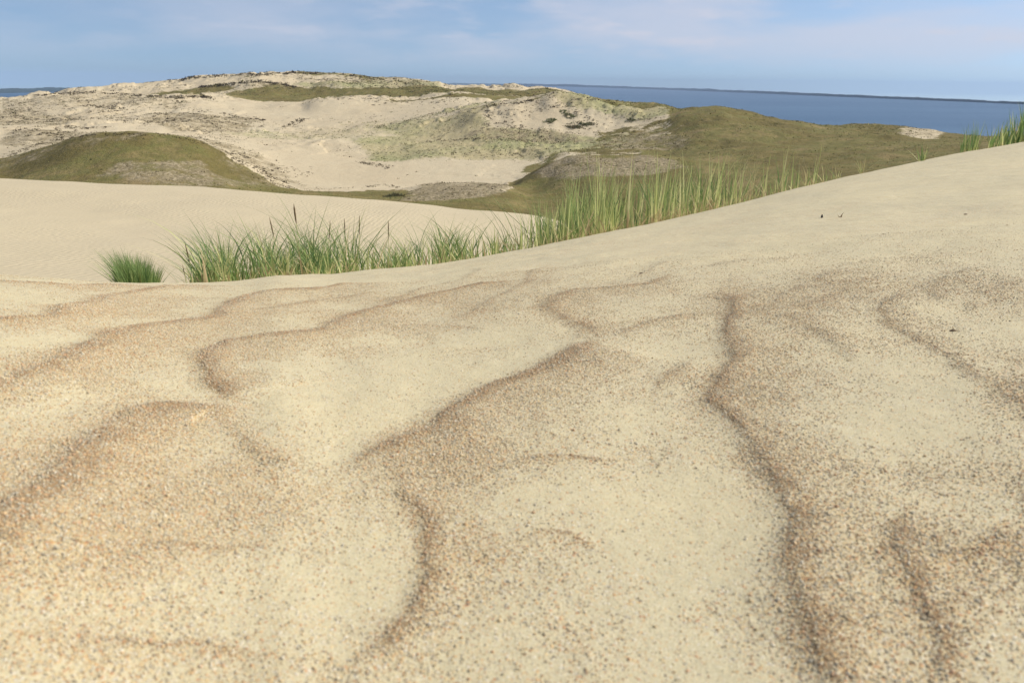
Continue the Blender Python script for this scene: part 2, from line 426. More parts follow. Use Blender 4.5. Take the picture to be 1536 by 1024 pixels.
    far_ = np.clip((Y - .9) / .9, 0, 1)
    H = H + far_ * (.0042 * fbm(X * 3.5 + Y * 1.2, Y * 9 - X * 2, 3, 81) + .0016 * np.sin((Y * 1.0 - X * .25) * 46 + 5 * fbm(X * 2.5, Y * 2.5, 3, 82)) * np.clip(.3 + 1.5 * fbm(X * 1.6, Y * 1.6, 2, 83), 0, 1))
    C = C + far_ * .16 * np.clip(.1 + 1.6 * fbm(X * 2.5 + Y, Y * 7 - X * 2, 4, 81), 0, 1)
    H = H + .015 * fbm(X * .9, Y * .9, 3, 79) * np.clip((Y - 1) / 2, 0, 1)
    return H.reshape(sh), np.clip(C, 0, 1.1).reshape(sh), K.reshape(sh)

# columns: dense inside the view, coarse wings outside
uu = np.unique(np.r_[np.linspace(-5.5, -.72, 220), np.linspace(-.72, .72, 1300), np.linspace(.72, 5.5, 220)])
yy = np.unique(np.r_[np.linspace(-1.6, .28, 50), np.geomspace(.28, 9.5, 900), np.linspace(9.5, 17, 30)])
UU, YY = np.meshgrid(uu, yy)
XX = UU * Wf(YY)
ZB = base_z(XX, YY)
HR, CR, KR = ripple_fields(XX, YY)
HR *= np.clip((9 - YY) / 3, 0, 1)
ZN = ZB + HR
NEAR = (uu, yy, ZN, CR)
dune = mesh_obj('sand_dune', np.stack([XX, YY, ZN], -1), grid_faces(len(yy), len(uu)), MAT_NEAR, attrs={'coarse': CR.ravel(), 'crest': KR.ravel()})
tag(dune, kind='structure')

def near_z(X, Y):
    h, c, k = ripple_fields(np.atleast_1d(X), np.atleast_1d(Y))
    return base_z(np.atleast_1d(X), np.atleast_1d(Y)) + h, c, k

# ------------------------------------------------------------------ loose coarse grains lying on the near dune (real grains)
def scatter_grains():
    N = 1150000
    Ymin, Ymax = .30, 1.75
    Y = np.sqrt(rng.uniform(Ymin**2, Ymax**2, N))
    # more candidates close by
    keep = rng.random(N) < np.clip(1.25 - (Y - .3) / 1.6, .12, 1)
    Y = Y[keep]
    u = rng.uniform(-.74, .74, len(Y)); X = u * Wf(Y)
    z, c, kc = near_z(X, Y)
    clump = .5 + .5 * fbm(X * 55, Y * 55, 2, 91)
    pr = np.clip((c - .04) * 1.0, 0.03, 1) * (.45 + 1.1 * clump)
    k = rng.random(len(Y)) < pr
    X, Y, z, c, kc = X[k], Y[k], z[k], c[k], kc[k]
    n = len(X)
    s = np.exp(rng.normal(math.log(.00045), .32, n)) * (1 + .25 * np.clip(c, 0, 1))
    s = np.clip(s, .0003, .0013)
    pal = np.array([g[1] for g in GRAINS]); cum = np.array([g[0] for g in GRAINS])
    t = rng.random(n) * (0.88 + .08 * np.clip(c * 1.3, 0, 1))
    dk = rng.random(n) < .60 * kc
    org = (rng.random(n) < .35 * np.clip(fbm(X * 9, Y * 14, 3, 95) * 2.2, 0, 1)); t = np.where(org, rng.choice([.40, .30, .85], n), t)
    t = np.where(dk, rng.choice([.40, .70, .85, .92, .97], n, p=[.22, .26, .2, .2, .12]), t)
    i = np.clip(np.searchsorted(cum, t, side='right') - 1, 0, len(pal) - 1)
    tint = (pal[i] * .62 + .38 * np.array([.51, .43, .265])) * rng.uniform(.82, 1.12, n)[:, None]
    me = bpy.data.meshes.new('sand_grains')
    me.vertices.add(n); me.vertices.foreach_set('co', np.stack([X, Y, z + s * .25], -1).astype(np.float32).ravel())
    for nm, arr in (('tint', tint), ('rot', rng.uniform(0, 6.283, (n, 3))),
                    ('scl', s[:, None] * rng.uniform(.7, 1.3, (n, 3)))):
        a = me.attributes.new(nm, 'FLOAT_VECTOR', 'POINT'); a.data.foreach_set('vector', arr.astype(np.float32).ravel())
    o = bpy.data.objects.new('sand_grains', me); COL.objects.link(o)
    ng = bpy.data.node_groups.new('grains', 'GeometryNodeTree')
    ng.interface.new_socket('Geometry', in_out='INPUT', socket_type='NodeSocketGeometry')
    ng.interface.new_socket('Geometry', in_out='OUTPUT', socket_type='NodeSocketGeometry')
    nn, ll = ng.nodes, ng.links
    gi = nn.new('NodeGroupInput'); go = nn.new('NodeGroupOutput')
    ico = nn.new('GeometryNodeMeshIcoSphere'); ico.inputs['Radius'].default_value = 1; ico.inputs['Subdivisions'].default_value = 2
    nz = nn.new('ShaderNodeTexNoise'); nz.inputs['Scale'].default_value = 1.3
    sub = nn.new('ShaderNodeVectorMath'); sub.operation = 'SUBTRACT'; sub.inputs[1].default_value = (.5, .5, .5)
    mul = nn.new('ShaderNodeVectorMath'); mul.operation = 'SCALE'; mul.inputs['Scale'].default_value = 1.1
    sp_ = nn.new('GeometryNodeSetPosition')
    ll.new(nz.outputs['Color'], sub.inputs[0]); ll.new(sub.outputs[0], mul.inputs[0])
    ll.new(ico.outputs['Mesh'], sp_.inputs['Geometry']); ll.new(mul.outputs[0], sp_.inputs['Offset'])
    sm = nn.new('GeometryNodeSetMaterial'); sm.inputs['Material'].default_value = MAT_GRAIN
    ll.new(sp_.outputs[0], sm.inputs['Geometry'])
    ip = nn.new('GeometryNodeInstanceOnPoints')
    ll.new(gi.outputs[0], ip.inputs['Points']); ll.new(sm.outputs[0], ip.inputs['Instance'])
    for nm, sock in (('rot', 'Rotation'), ('scl', 'Scale')):
        na = nn.new('GeometryNodeInputNamedAttribute'); na.data_type = 'FLOAT_VECTOR'; na.inputs['Name'].default_value = nm
        ll.new(na.outputs[0], ip.inputs[sock])
    ll.new(ip.outputs[0], go.inputs[0])
    md = o.modifiers.new('grains', 'NODES'); md.node_group = ng
    me.materials.append(MAT_GRAIN)
    tag(o, 'loose coarse orange, brown and grey grains gathered along the wind ripples', 'sand grains', kind='stuff')
    print('grains', n)
scatter_grains()

# ------------------------------------------------------------------ 2. the smooth slope behind the grass
def layered(ulist, ylist, layers):
    ys = np.array([l[0] for l in layers], float)
    G = np.stack([line_slope(ulist, l[1]) for l in layers]) * ys[:, None]      # heights at each layer
    out = np.empty((len(ylist), len(ulist)))
    m = np.gradient(G, ys, axis=0)
    d = np.diff(G, axis=0) / np.diff(ys)[:, None]
    for i in range(1, len(ys) - 1):
        s = np.sign(d[i]); same = d[i-1] * d[i] > 0
        m[i] = np.where(same, s * np.minimum(np.abs(m[i]), 2.5 * np.minimum(np.abs(d[i]), np.abs(d[i-1]))), 0)
    for r, y in enumerate(ylist):
        i = int(np.clip(np.searchsorted(ys, y) - 1, 0, len(ys) - 2)); h = ys[i+1] - ys[i]; t = np.clip((y - ys[i]) / h, 0, 1)
        out[r] = (2*t**3-3*t**2+1)*G[i] + (t**3-2*t**2+t)*h*m[i] + (-2*t**3+3*t**2)*G[i+1] + (t**3-t**2)*h*m[i+1]
    return out

MIDL = [(5, [(-400, 640), (0, 640), (500, 620), (900, 600), (1300, 560), (1536, 520), (2000, 480)]),
        (9, [(-400, 470), (0, 480), (400, 490), (800, 500), (1200, 480), (1536, 460), (2000, 430)]),
        (15, [(-400, 395), (0, 405), (300, 415), (600, 425), (800, 430), (1100, 420), (1536, 400), (2000, 400)]),
        (26, [(-400, 322), (0, 333), (300, 346), (600, 364), (800, 380), (1000, 390), (1536, 390), (2000, 390)]),
        (42, [(-400, 266), (0, 268), (100, 272), (250, 279), (400, 288), (500, 296), (600, 304), (700, 314), (800, 325), (900, 345), (1100, 360), (2000, 370)]),
        (50, [(-400, 285), (0, 285), (400, 305), (800, 345), (1100, 370), (2000, 380)]),
        (62, [(-400, 345), (0, 345), (400, 350), (800, 380), (1100, 380), (2000, 380)])]
um = np.linspace(-1.0, 1.0, 420); ym = np.geomspace(5, 62, 420)
ZM = layered(um, ym, MIDL)
XM = um[None, :] * ym[:, None]; YM = np.repeat(ym[:, None], len(um), 1)
ZM = ZM + .10 * fbm(XM * .25, YM * .25, 3, 5) * np.clip((YM - 8) / 10, 0, 1)
slope_o = mesh_obj('sand_slope', np.stack([XM, YM, ZM], -1), grid_faces(len(ym), len(um)), MAT_MID)
tag(slope_o, kind='structure')

# ------------------------------------------------------------------ 3. the dune country behind, down to the lagoon
FARL = [
 (46, [(-400, 400), (2000, 400)]),
 (62, [(-400, 325), (0, 325), (400, 330), (800, 352), (1000, 350), (1200, 340), (1536, 330), (2000, 330)]),
 (85, [(-400, 292), (0, 292), (100, 288), (200, 288), (300, 292), (400, 297), (500, 300), (600, 305), (700, 311), (800, 322), (900, 322), (1000, 312), (1100, 303), (1200, 292), (1300, 283), (1400, 276), (1536, 268), (2000, 260)]),
 (100, [(-400, 275), (0, 268), (60, 255), (120, 243), (180, 238), (240, 243), (300, 256), (360, 275), (420, 288), (500, 292), (580, 294), (640, 292), (700, 289), (760, 291), (800, 300), (860, 292), (900, 282), (1000, 280), (1100, 272), (1200, 264), (1300, 258), (1400, 252), (1536, 246), (2000, 240)]),
 (112, [(-400, 260), (0, 237), (40, 227), (80, 215), (110, 206), (150, 201), (200, 200), (240, 203), (300, 213), (345, 234), (390, 254), (425, 275), (450, 284), (500, 287), (580, 288), (620, 281), (670, 276), (720, 275), (765, 279), (800, 286), (850, 268), (900, 258), (1000, 258), (1100, 255), (1200, 248), (1300, 242), (1400, 236), (1536, 232), (2000, 225)]),
 (128, [(-400, 262), (0, 250), (60, 232), (120, 222), (180, 220), (240, 222), (300, 235), (340, 252), (400, 272), (440, 281), (500, 283), (580, 284), (640, 283), (700, 281), (765, 281), (790, 264), (820, 247), (850, 237), (880, 232), (930, 231), (1000, 235), (1060, 237), (1100, 236), (1200, 232), (1300, 226), (1400, 222), (1536, 222), (2000, 215)]),
 (145, [(-400, 235), (0, 218), (100, 214), (200, 210), (300, 222), (400, 258), (500, 270), (600, 272), (700, 270), (800, 262), (850, 248), (900, 242), (1000, 236), (1060, 226), (1100, 222), (1200, 220), (1300, 214), (1400, 214), (1536, 215), (2000, 210)]),
 (172, [(-400, 205), (0, 203), (50, 197), (100, 200), (200, 198), (300, 205), (400, 228), (500, 238), (600, 240), (700, 236), (800, 232), (900, 222), (1000, 212), (1060, 192), (1100, 190), (1200, 197), (1300, 201), (1350, 198), (1400, 203), (1536, 209), (2000, 205)]),
 (200, [(-400, 192), (0, 192), (100, 188), (200, 189), (300, 193), (400, 204), (500, 213), (600, 214), (680, 206), (720, 198), (760, 196), (800, 198), (900, 195), (960, 183), (1000, 173), (1040, 165), (1080, 162), (1110, 166), (1150, 176), (1200, 183), (1250, 190), (1300, 187), (1345, 187), (1400, 195), (1440, 202), (1536, 206), (2000, 200)]),
 (232, [(-400, 182), (0, 181), (100, 178), (200, 177), (300, 181), (400, 190), (500, 191), (560, 190), (620, 184), (680, 174), (710, 164), (740, 156), (780, 149), (810, 143), (830, 139), (850, 142), (880, 145), (930, 152), (1000, 160), (1040, 168), (1080, 175), (1150, 196), (1250, 215), (2000, 230)]),
 (270, [(-400, 162), (0, 164), (100, 158), (200, 160), (300, 164), (380, 172), (450, 176), (520, 174), (580, 172), (640, 166), (700, 158), (760, 158), (850, 160), (900, 166), (1000, 185), (1100, 215), (1250, 235), (2000, 240)]),
 (305, [(-400, 155), (0, 148), (50, 141), (100, 138), (160, 139), (220, 143), (265, 144), (300, 142), (340, 149), (400, 158), (450, 157), (480, 147), (520, 147), (560, 151), (600, 152), (650, 148), (690, 144), (720, 147), (760, 151), (850, 160), (900, 170), (1000, 200), (1200, 230), (2000, 240)]),
 (345, [(-400, 165), (0, 155), (100, 146), (200, 146), (300, 143), (400, 147), (450, 149), (520, 145), (600, 144), (650, 138), (700, 140), (800, 143), (850, 150), (900, 165), (1000, 200), (1200, 230), (2000, 240)]),
 (380, [(-400, 170), (0, 160), (60, 152), (100, 142), (200, 136), (250, 134), (300, 129), (340, 126), (380, 121), (410, 124), (450, 130), (500, 127), (560, 129), (620, 132), (700, 134), (780, 134), (830, 137), (870, 145), (900, 165), (1000, 200), (1200, 230), (2000, 240)]),
 (430, [(-400, 190), (0, 165), (60, 148), (100, 134), (150, 130), (200, 127), (260, 120), (300, 115), (340, 111), (400, 111), (440, 108), (500, 109), (530, 111), (560, 115), (600, 117), (640, 122), (670, 127), (700, 130), (780, 131), (830, 134), (860, 140), (900, 165), (1000, 200), (1200, 230), (2000, 240)]),
 (520, [(-400, 230), (0, 215), (100, 190), (300, 170), (500, 165), (700, 170), (900, 215), (2000, 250)]),
 (760, [(-400, 300), (2000, 300)])]
uf = np.linspace(-1.0, 1.0, 1250)
yf = np.unique(np.r_[np.geomspace(46, 440, 560), np.geomspace(440, 760, 60)])
ZF = layered(uf, yf, FARL)
XF = uf[None, :] * yf[:, None]; YF = np.repeat(yf[:, None], len(uf), 1)
px0, py0 = proj(XF, YF, ZF)

# vegetation fields: where turf, heath and thin grass grow
jx = 14 * fbm(XF * .06, YF * .06, 4, 101) + 5 * fbm(XF * .5, YF * .3, 3, 102)
jy = 5 * fbm(XF * .06, YF * .06, 4, 103) + 2.0 * fbm(XF * .5, YF * .3, 3, 104)
PXJ, PYJ = px0 + jx, py0 + jy
def field(polys):
    f = np.zeros(XF.shape)
    for (w, y0, y1, poly) in polys:
        f = np.maximum(f, w * (in_poly(PXJ, PYJ, poly) & (YF >= y0) & (YF <= y1)))
    for _ in range(9):                      # soften: the fields fade out over several metres
        f[1:-1, 2:-2] = (f[1:-1, 2:-2] * 2 + f[:-2, 2:-2] + f[2:, 2:-2] + f[1:-1, :-4] + f[1:-1, 4:]) / 6
    return f
TURF = field([
 (1, 60, 118, [(-600, 240), (0, 226), (60, 208), (120, 196), (180, 190), (250, 194), (310, 206), (335, 218), (345, 238), (395, 258), (425, 278), (460, 286), (600, 286), (760, 290), (800, 255), (860, 225), (1000, 228), (1100, 226), (2500, 200), (2500, 500), (-600, 500)]),
 (1, 110, 140, [(790, 262), (830, 240), (880, 226), (1000, 226), (1100, 224), (2500, 180), (2500, 320), (700, 320)]),
 (1, 125, 215, [(900, 262), (960, 240), (980, 215), (1020, 190), (1000, 165), (1080, 150), (1200, 170), (2500, 180), (2500, 260), (1100, 250), (1000, 240), (900, 245), (880, 232)]),
 (.56, 128, 235, [(780, 262), (810, 238), (870, 222), (900, 200), (960, 190), (1010, 178), (1080, 160), (1100, 230), (900, 250)]),
 (.9, 330, 400, [(335, 150), (345, 140), (400, 128), (520, 132), (640, 132), (720, 133), (830, 134), (850, 146), (760, 152), (690, 150), (600, 156), (500, 146), (450, 156), (390, 155)]),
 (.8, 300, 345, [(500, 152), (560, 150), (700, 143), (800, 146), (800, 156), (690, 153), (600, 156), (540, 155)]),
 (.8, 300, 400, [(200, 146), (240, 138), (330, 127), (360, 128), (330, 136), (270, 146)]),
 (.45, 218, 240, [(700, 168), (760, 154), (830, 138), (845, 143), (790, 156), (735, 160)]),
 (.6, 395, 440, [(430, 112), (440, 106), (520, 106), (600, 114), (560, 120), (500, 112)]),
 (.75, 215, 240, [(880, 142), (960, 150), (1040, 165), (1030, 175), (960, 164), (900, 155)]),
])
TURF *= 1 - field([(.72, 160, 212, [(1335, 206), (1352, 192), (1395, 192), (1420, 203), (1400, 210), (1350, 208)])])
HEATH = field([
 (.42, 60, 116, [(-20, 236), (60, 212), (150, 198), (240, 200), (200, 214), (90, 226), (40, 245), (-20, 252)]),
 (.5, 60, 116, [(330, 230), (400, 258), (440, 280), (380, 282), (350, 256)]),
 (.55, 118, 175, [(-20, 214), (60, 204), (120, 194), (240, 192), (340, 208), (400, 240), (440, 262), (460, 284), (380, 262), (330, 232), (200, 214), (60, 226)]),
 (.45, 160, 212, [(1330, 204), (1345, 190), (1400, 190), (1430, 206)]),
 (.60, 60, 116, [(130, 262), (180, 240), (250, 236), (310, 240), (330, 262), (400, 280), (300, 282), (200, 276)]),
 (.8, 60, 118, [(600, 300), (630, 278), (700, 272), (770, 278), (760, 290), (690, 298)]),
 (.75, 110, 132, [(800, 262), (850, 234), (960, 232), (1010, 238), (1040, 252), (960, 262), (860, 270)]),
 (.55, 170, 290, [(-50, 168), (60, 165), (120, 170), (110, 190), (-50, 192)]),
 (.6, 150, 260, [(200, 178), (260, 168), (360, 170), (390, 180), (370, 192), (300, 196), (240, 190)]),
 (.6, 120, 200, [(0, 205), (20, 196), (90, 194), (100, 204), (60, 210), (0, 216)]),
 (.45, 240, 305, [(0, 150), (120, 140), (290, 150), (280, 160), (150, 160), (0, 165)]),
 (.5, 118, 150, [(335, 225), (360, 228), (380, 240), (350, 250)]),
 (.5, 300, 440, [(350, 132), (390, 122), (440, 130), (430, 138)]),
 (.45, 395, 440, [(340, 116), (560, 112), (640, 122), (620, 130), (460, 130)]),
 (.6, 170, 235, [(690, 205), (700, 190), (760, 194), (860, 200), (900, 214), (780, 215)]),
 (.55, 130, 220, [(880, 215), (960, 198), (1040, 205), (1030, 225), (940, 230)]),
])
THIN = field([
 (1, 150, 240, [(560, 240), (540, 215), (620, 196), (680, 175), (720, 165), (735, 190), (900, 205), (960, 200), (950, 225), (860, 230), (800, 238), (680, 238)]),
 (1, 150, 200, [(545, 236), (600, 226), (720, 224), (780, 228), (740, 236), (600, 242)]),
 (.6, 200, 300, [(280, 196), (400, 192), (520, 196), (560, 205), (400, 205)]),
 (.9, 200, 262, [(560, 192), (640, 180), (700, 163), (760, 153), (740, 165), (700, 182), (600, 200)]),
 (.9, 300, 440, [(430, 128), (560, 116), (660, 126), (680, 140), (520, 134)]),
 (1, 200, 262, [(820, 140), (1000, 150), (1060, 172), (1040, 190), (960, 185), (850, 160)]),
 (.5, 170, 300, [(330, 200), (540, 215), (700, 170), (560, 185), (400, 190)]),
 (.6, 215, 260, [(850, 150), (960, 152), (1060, 172), (1000, 185), (900, 170)]),
])
# hummocks
A = YF / 200.0
FLAT = field([(1, 130, 200, [(395, 232), (450, 222), (520, 236), (600, 242), (760, 240), (830, 236), (780, 272), (700, 280), (600, 280), (460, 284), (400, 262)]),
 (.9, 240, 400, [(320, 150), (360, 148), (460, 158), (500, 150), (600, 156), (720, 150), (660, 172), (560, 190), (440, 194), (330, 180), (380, 168)])])
hm = fbm(XF * .075, YF * .05, 4, 201); rid = 1 - np.abs(fbm(XF * .03, YF * .022, 4, 211)) * 2
sandy = 1 - np.clip(TURF, 0, 1)
DZ = A * (.80 * hm + .22 * fbm(XF * .22, YF * .15, 5, 221, .5) * (.7 + sandy)) + .6 * A * (rid - .6) * (.25 + sandy)
DZ += (.55 * fbm(XF * .13, YF * .1, 3, 262) + .34 * fbm(XF * .42, YF * .3, 4, 261, .6)) * np.clip(TURF, 0, 1) * np.clip(A * 1.4, .6, 1.1)
rough = fbm(XF * .05, YF * .05, 3, 241)
sc_ = fbm(XF * .11, YF * .07, 4, 251) + .15 * fbm(XF * .6, YF * .5, 2, 252)
DZ += A * 1.0 * np.clip((sc_ - .12) / .05, 0, 1) * np.clip(rough * 3 + .3, 0, 1) * np.clip(sandy * .8 + .1, 0, 1) * .55      # small eroded steps
DZ += A * .30 * np.clip(HEATH + THIN, 0, 1) * np.abs(fbm(XF * .8, YF * .6, 3, 231))
wgt = np.clip((YF - 60) / 40, 0, 1) * (1 - .72 * FLAT) * (1 - .3 * np.clip(TURF, 0, 1))
edge = np.clip((np.abs(YF - 430) / 25), .35, 1)
ZF = ZF + DZ * wgt * edge
ZF = np.maximum(ZF, WATER_Z - 3)
far = mesh_obj('dune_terrain', np.stack([XF, YF, ZF], -1), grid_faces(len(yf), len(uf)), MAT_FAR,
               attrs={'turf': TURF.ravel(), 'heath': HEATH.ravel(), 'thin': THIN.ravel()})
tag(far, kind='structure')

def gi_sample(G, u, y):
    r = np.interp(y, yf, np.arange(len(yf))); c = np.interp(u, uf, np.arange(len(uf)))
    r0 = np.clip(np.floor(r).astype(int), 0, len(yf)-2); c0 = np.clip(np.floor(c).astype(int), 0, len(uf)-2)
    a = r - r0; b = c - c0
    return (G[r0, c0]*(1-b) + G[r0, c0+1]*b)*(1-a) + (G[r0+1, c0]*(1-b) + G[r0+1, c0+1]*b)*a

def far_hit(px, py, ymin=60):
    u, g = ray(px, py)
    Y = np.full(u.shape, np.nan)
    for y in yf[yf >= ymin]:
        z = gi_sample(ZF, u, np.full(u.shape, y))
        hit = np.isnan(Y) & (z >= g * y)
        Y[hit] = y
    ok = ~np.isnan(Y)
    Y = np.where(ok, Y, 100)
    return u * Y, Y, gi_sample(ZF, u, Y), ok

# ------------------------------------------------------------------ 4. tussocks and scrub on the far dunes
def tussock_mesh(X, Y, Z, rad, hgt, tint, n=11):
    N = len(X)
    az = rng.uniform(0, 6.283, (N, n)); rr = np.sqrt(rng.random((N, n))) * rad[:, None]
    bx = X[:, None] + np.cos(az) * rr; by = Y[:, None] + np.sin(az) * rr
    lean = rng.uniform(.2, .9, (N, n)) * hgt[:, None]
    h = hgt[:, None] * rng.uniform(.45, 1.1, (N, n)) * (1 - .5 * (rr / rad[:, None])**2)
    tx = bx + np.cos(az) * lean * .5; ty = by + np.sin(az) * lean * .5
    w = rad[:, None] * rng.uniform(.18, .42, (N, n))
    pa = rng.uniform(0, 3.1416, (N, n))
    z0 = Z[:, None] - .08 * hgt[:, None]
    v0 = np.stack([bx - np.cos(pa)*w, by - np.sin(pa)*w, z0 + 0*bx], -1)
    v1 = np.stack([bx + np.cos(pa)*w, by + np.sin(pa)*w, z0 + 0*bx], -1)
    v2 = np.stack([tx, ty, z0 + h], -1)
    V = np.stack([v0, v1, v2], 2).reshape(-1, 3)
    Fc = np.arange(len(V)).reshape(-1, 3)
    T = np.repeat(np.clip(tint[:, None] + rng.normal(0, .08, (N, n)), 0, 1).ravel(), 3)
    return V, Fc, T

def scatter_far(N, y0, y1, wfun, seed):
    r = np.random.default_rng(seed)
    Y = np.sqrt(r.uniform(y0**2, y1**2, N)); u = r.uniform(-.66, .66, N)
    w = wfun(u, Y)
    k = r.random(N) < w
    return u[k], Y[k]
clump_f = lambda u, Y, s, sd: np.clip(.5 + 1.3 * fbm(u * Y * s, Y * s * .7, 4, sd), 0, 1)
parts = []
# dark scrub dots on heath and loosely over bare sand
u, Y = scatter_far(620000, 90, 440, lambda u, Y: np.clip(gi_sample(HEATH, u, Y) * .60 * clump_f(u, Y, .3, 301)**1.5 + .20 * clump_f(u, Y, .06, 303)**4 * (.3 + .7 * clump_f(u, Y, .6, 304)) * (1 - gi_sample(TURF, u, Y)) * (1 - .93 * gi_sample(FLAT, u, Y)), 0, 1), 1)
sz = np.exp(rng.normal(math.log(.22), .42, len(u))) * np.clip(Y / 220, .55, 1.6)
parts.append(tussock_mesh(u*Y, Y, gi_sample(ZF, u, Y), sz, sz * .75, rng.choice([.1, .25, .4, .62], len(u)), 5))
# green thin grass
u, Y = scatter_far(260000, 100, 430, lambda u, Y: np.clip(gi_sample(THIN, u, Y) * .5 * clump_f(u, Y, .22, 311), 0, 1), 2)
sz = np.exp(rng.normal(math.log(.22), .3, len(u))) * np.clip(Y / 220, .6, 1.5)
parts.append(tussock_mesh(u*Y, Y, gi_sample(ZF, u, Y), sz, sz * 1.1, rng.uniform(.45, 1, len(u)), 5))
# rough turf
u, Y = scatter_far(330000, 62, 400, lambda u, Y: np.clip(gi_sample(TURF, u, Y) * .30 * clump_f(u, Y, .15, 321), 0, 1), 3)
sz = np.exp(rng.normal(math.log(.17), .35, len(u))) * np.clip(Y / 160, .5, 1.6)
parts.append(tussock_mesh(u*Y, Y, gi_sample(ZF, u, Y), sz, sz * .9, rng.uniform(.45, 1, len(u)), 5))
# scrub lining the eroded brows
BROWS = [(1.0, 200, [(40, 144), (100, 139), (160, 140), (220, 144), (265, 146), (300, 144)]), (.9, 120, [(255, 148), (300, 144), (318, 146)]),
 (1.1, 200, [(300, 131), (340, 127), (380, 122), (412, 125), (440, 130)]), (1.1, 230, [(255, 122), (300, 116), (340, 112), (400, 112), (440, 109), (500, 110), (560, 116)]),
 (1.2, 60, [(730, 160), (745, 157), (780, 155), (800, 150)]), (.9, 25, [(730, 165), (732, 178)]), (.9, 70, [(735, 186), (760, 190), (790, 196)]),
 (.8, 60, [(100, 190), (130, 192), (170, 190)]), (.8, 200, [(10, 234), (60, 216), (120, 204), (180, 200), (250, 203), (320, 218)]), (.9, 120, [(345, 236), (390, 256), (430, 276)]), (1.0, 90, [(15, 200), (50, 196), (85, 198), (100, 203)]), (.8, 50, [(180, 178), (200, 182), (230, 183)]),
 (.8, 90, [(140, 160), (170, 165), (185, 162)]), (.9, 60, [(430, 190), (445, 182), (458, 178)]), (.8, 60, [(335, 228), (360, 232), (380, 238)]),
 (.8, 70, [(400, 250), (430, 255), (460, 262)]), (.8, 60, [(395, 262), (410, 275), (440, 282)]), (.9, 60, [(540, 243), (560, 246), (585, 250)]),
 (.8, 90, [(745, 172), (790, 168), (830, 160), (880, 168)]), (.7, 110, [(760, 192), (830, 196), (900, 200), (960, 196)]), (.9, 70, [(800, 150), (850, 160), (880, 175), (900, 190)]), (.7, 90, [(900, 172), (960, 176), (1010, 180)]),
 (.7, 140, [(600, 232), (680, 226), (760, 230), (820, 236)]), (.7, 120, [(640, 212), (720, 208), (800, 212)]), (.6, 140, [(0, 158), (120, 164), (240, 160)]), (.6, 120, [(10, 176), (90, 180), (160, 176)]),
 (.7, 120, [(210, 186), (280, 178), (370, 186)]), (.6, 120, [(450, 118), (560, 120), (650, 128)]), (.6, 100, [(600, 142), (660, 134), (700, 136)]),
 (.8, 60, [(860, 150), (900, 150), (930, 158)]), (.9, 40, [(800, 142), (830, 138)]), (.8, 70, [(560, 154), (620, 152), (690, 148)]),
 (.7, 60, [(470, 283), (520, 282), (580, 277), (600, 282)]), (.8, 60, [(330, 170), (380, 178), (395, 180)])]
bx = []
for s, n, pl in BROWS:
    pl = np.array(pl, float); t = rng.random(n) * (len(pl) - 1); i = np.minimum(t.astype(int), len(pl) - 2); t = np.round(t * 9) / 9 + rng.normal(0, .03, n); f = (t - i)[:, None]
    p = pl[i] * (1 - f) + pl[i+1] * f + rng.normal(0, 1, (n, 2)) * ((3.5, 1.1) if n in (200, 230, 120, 60, 25) else (9, 4))
    X, Y, Z, ok = far_hit(p[:, 0], p[:, 1] + .8, 95)
    k = ok; r = s * .0016 * Y[k] * np.exp(rng.normal(0, .3, k.sum()))
    bx.append((X[k], Y[k], Z[k], r))
X, Y, Z, r = [np.concatenate(q) for q in zip(*bx)]
parts.append(tussock_mesh(X, Y, Z, r, r * .8, rng.uniform(0, .4, len(X)), 10))
for nm, (V, Fc, T), lb in zip(('heath_scrub', 'dune_grass', 'turf_tussocks', 'brow_scrub'), parts,
    ('low dark brown scrub dotted over the distant pale dunes', 'thin green grass tufts scattered over the distant sandy slope',
     'rough olive turf growing on the hollows and rounded hills', 'dark ragged scrub lining the eroded brows of the distant dunes')):
    tag(mesh_obj(nm, V, Fc, MAT_TUSS, smooth=False, attrs={'tint': T}), lb, 'scrub' if 'scrub' in nm else 'grass', kind='stuff')
    print(nm, len(V))

SHRUBS = [(826, 179, 11, .55, 'dark green low bush left of the pair on the pale hummock'),
          (856, 172, 10, .5, 'green bush on the slope above the big brown heap'),
          (866, 187, 17, .2, 'big brown mottled heap of scrub on the pale hummock'),
          (884, 184, 9, .35, 'small dark bush touching the right edge of the brown heap'),
          (946, 178, 9, .45, 'single round dark bush alone on sand right of the hummock'),
          (592, 291, 17, .35, 'wide flat dark bush in the hollow beside the brown mound'),
          (846, 166, 8, .75, 'grey green tuft highest on the pale hummock face')]
for (px, py, wpx, tn, lb) in SHRUBS:
    X, Y, Z, ok = far_hit(np.array([px], float), np.array([py + 3.0]), 95)
    rad = wpx / F_PX * Y[0]
    k = 34
    aa = rng.uniform(0, 6.283, k); q = np.sqrt(rng.random(k)) * rad
    xs = X[0] + np.cos(aa) * q; ys_ = Y[0] + np.sin(aa) * q * 1.2
    zs = gi_sample(ZF, xs / ys_, ys_)
    V, Fc, T = tussock_mesh(xs, ys_, zs, rad * rng.uniform(.10, .26, k), rad * rng.uniform(.2, .5, k) * (1.15 - (q / rad)**2), np.clip(rng.normal(tn, .2, k), 0, 1), 16)
    o = mesh_obj('dune_shrub', V - np.array([X[0], Y[0], Z[0]]), Fc, MAT_BUSH, smooth=False, attrs={'tint': T})
    o.location = (X[0], Y[0], Z[0])
    tag(o, lb, 'bush', 'bushes on the far hummock' if px > 700 else None)

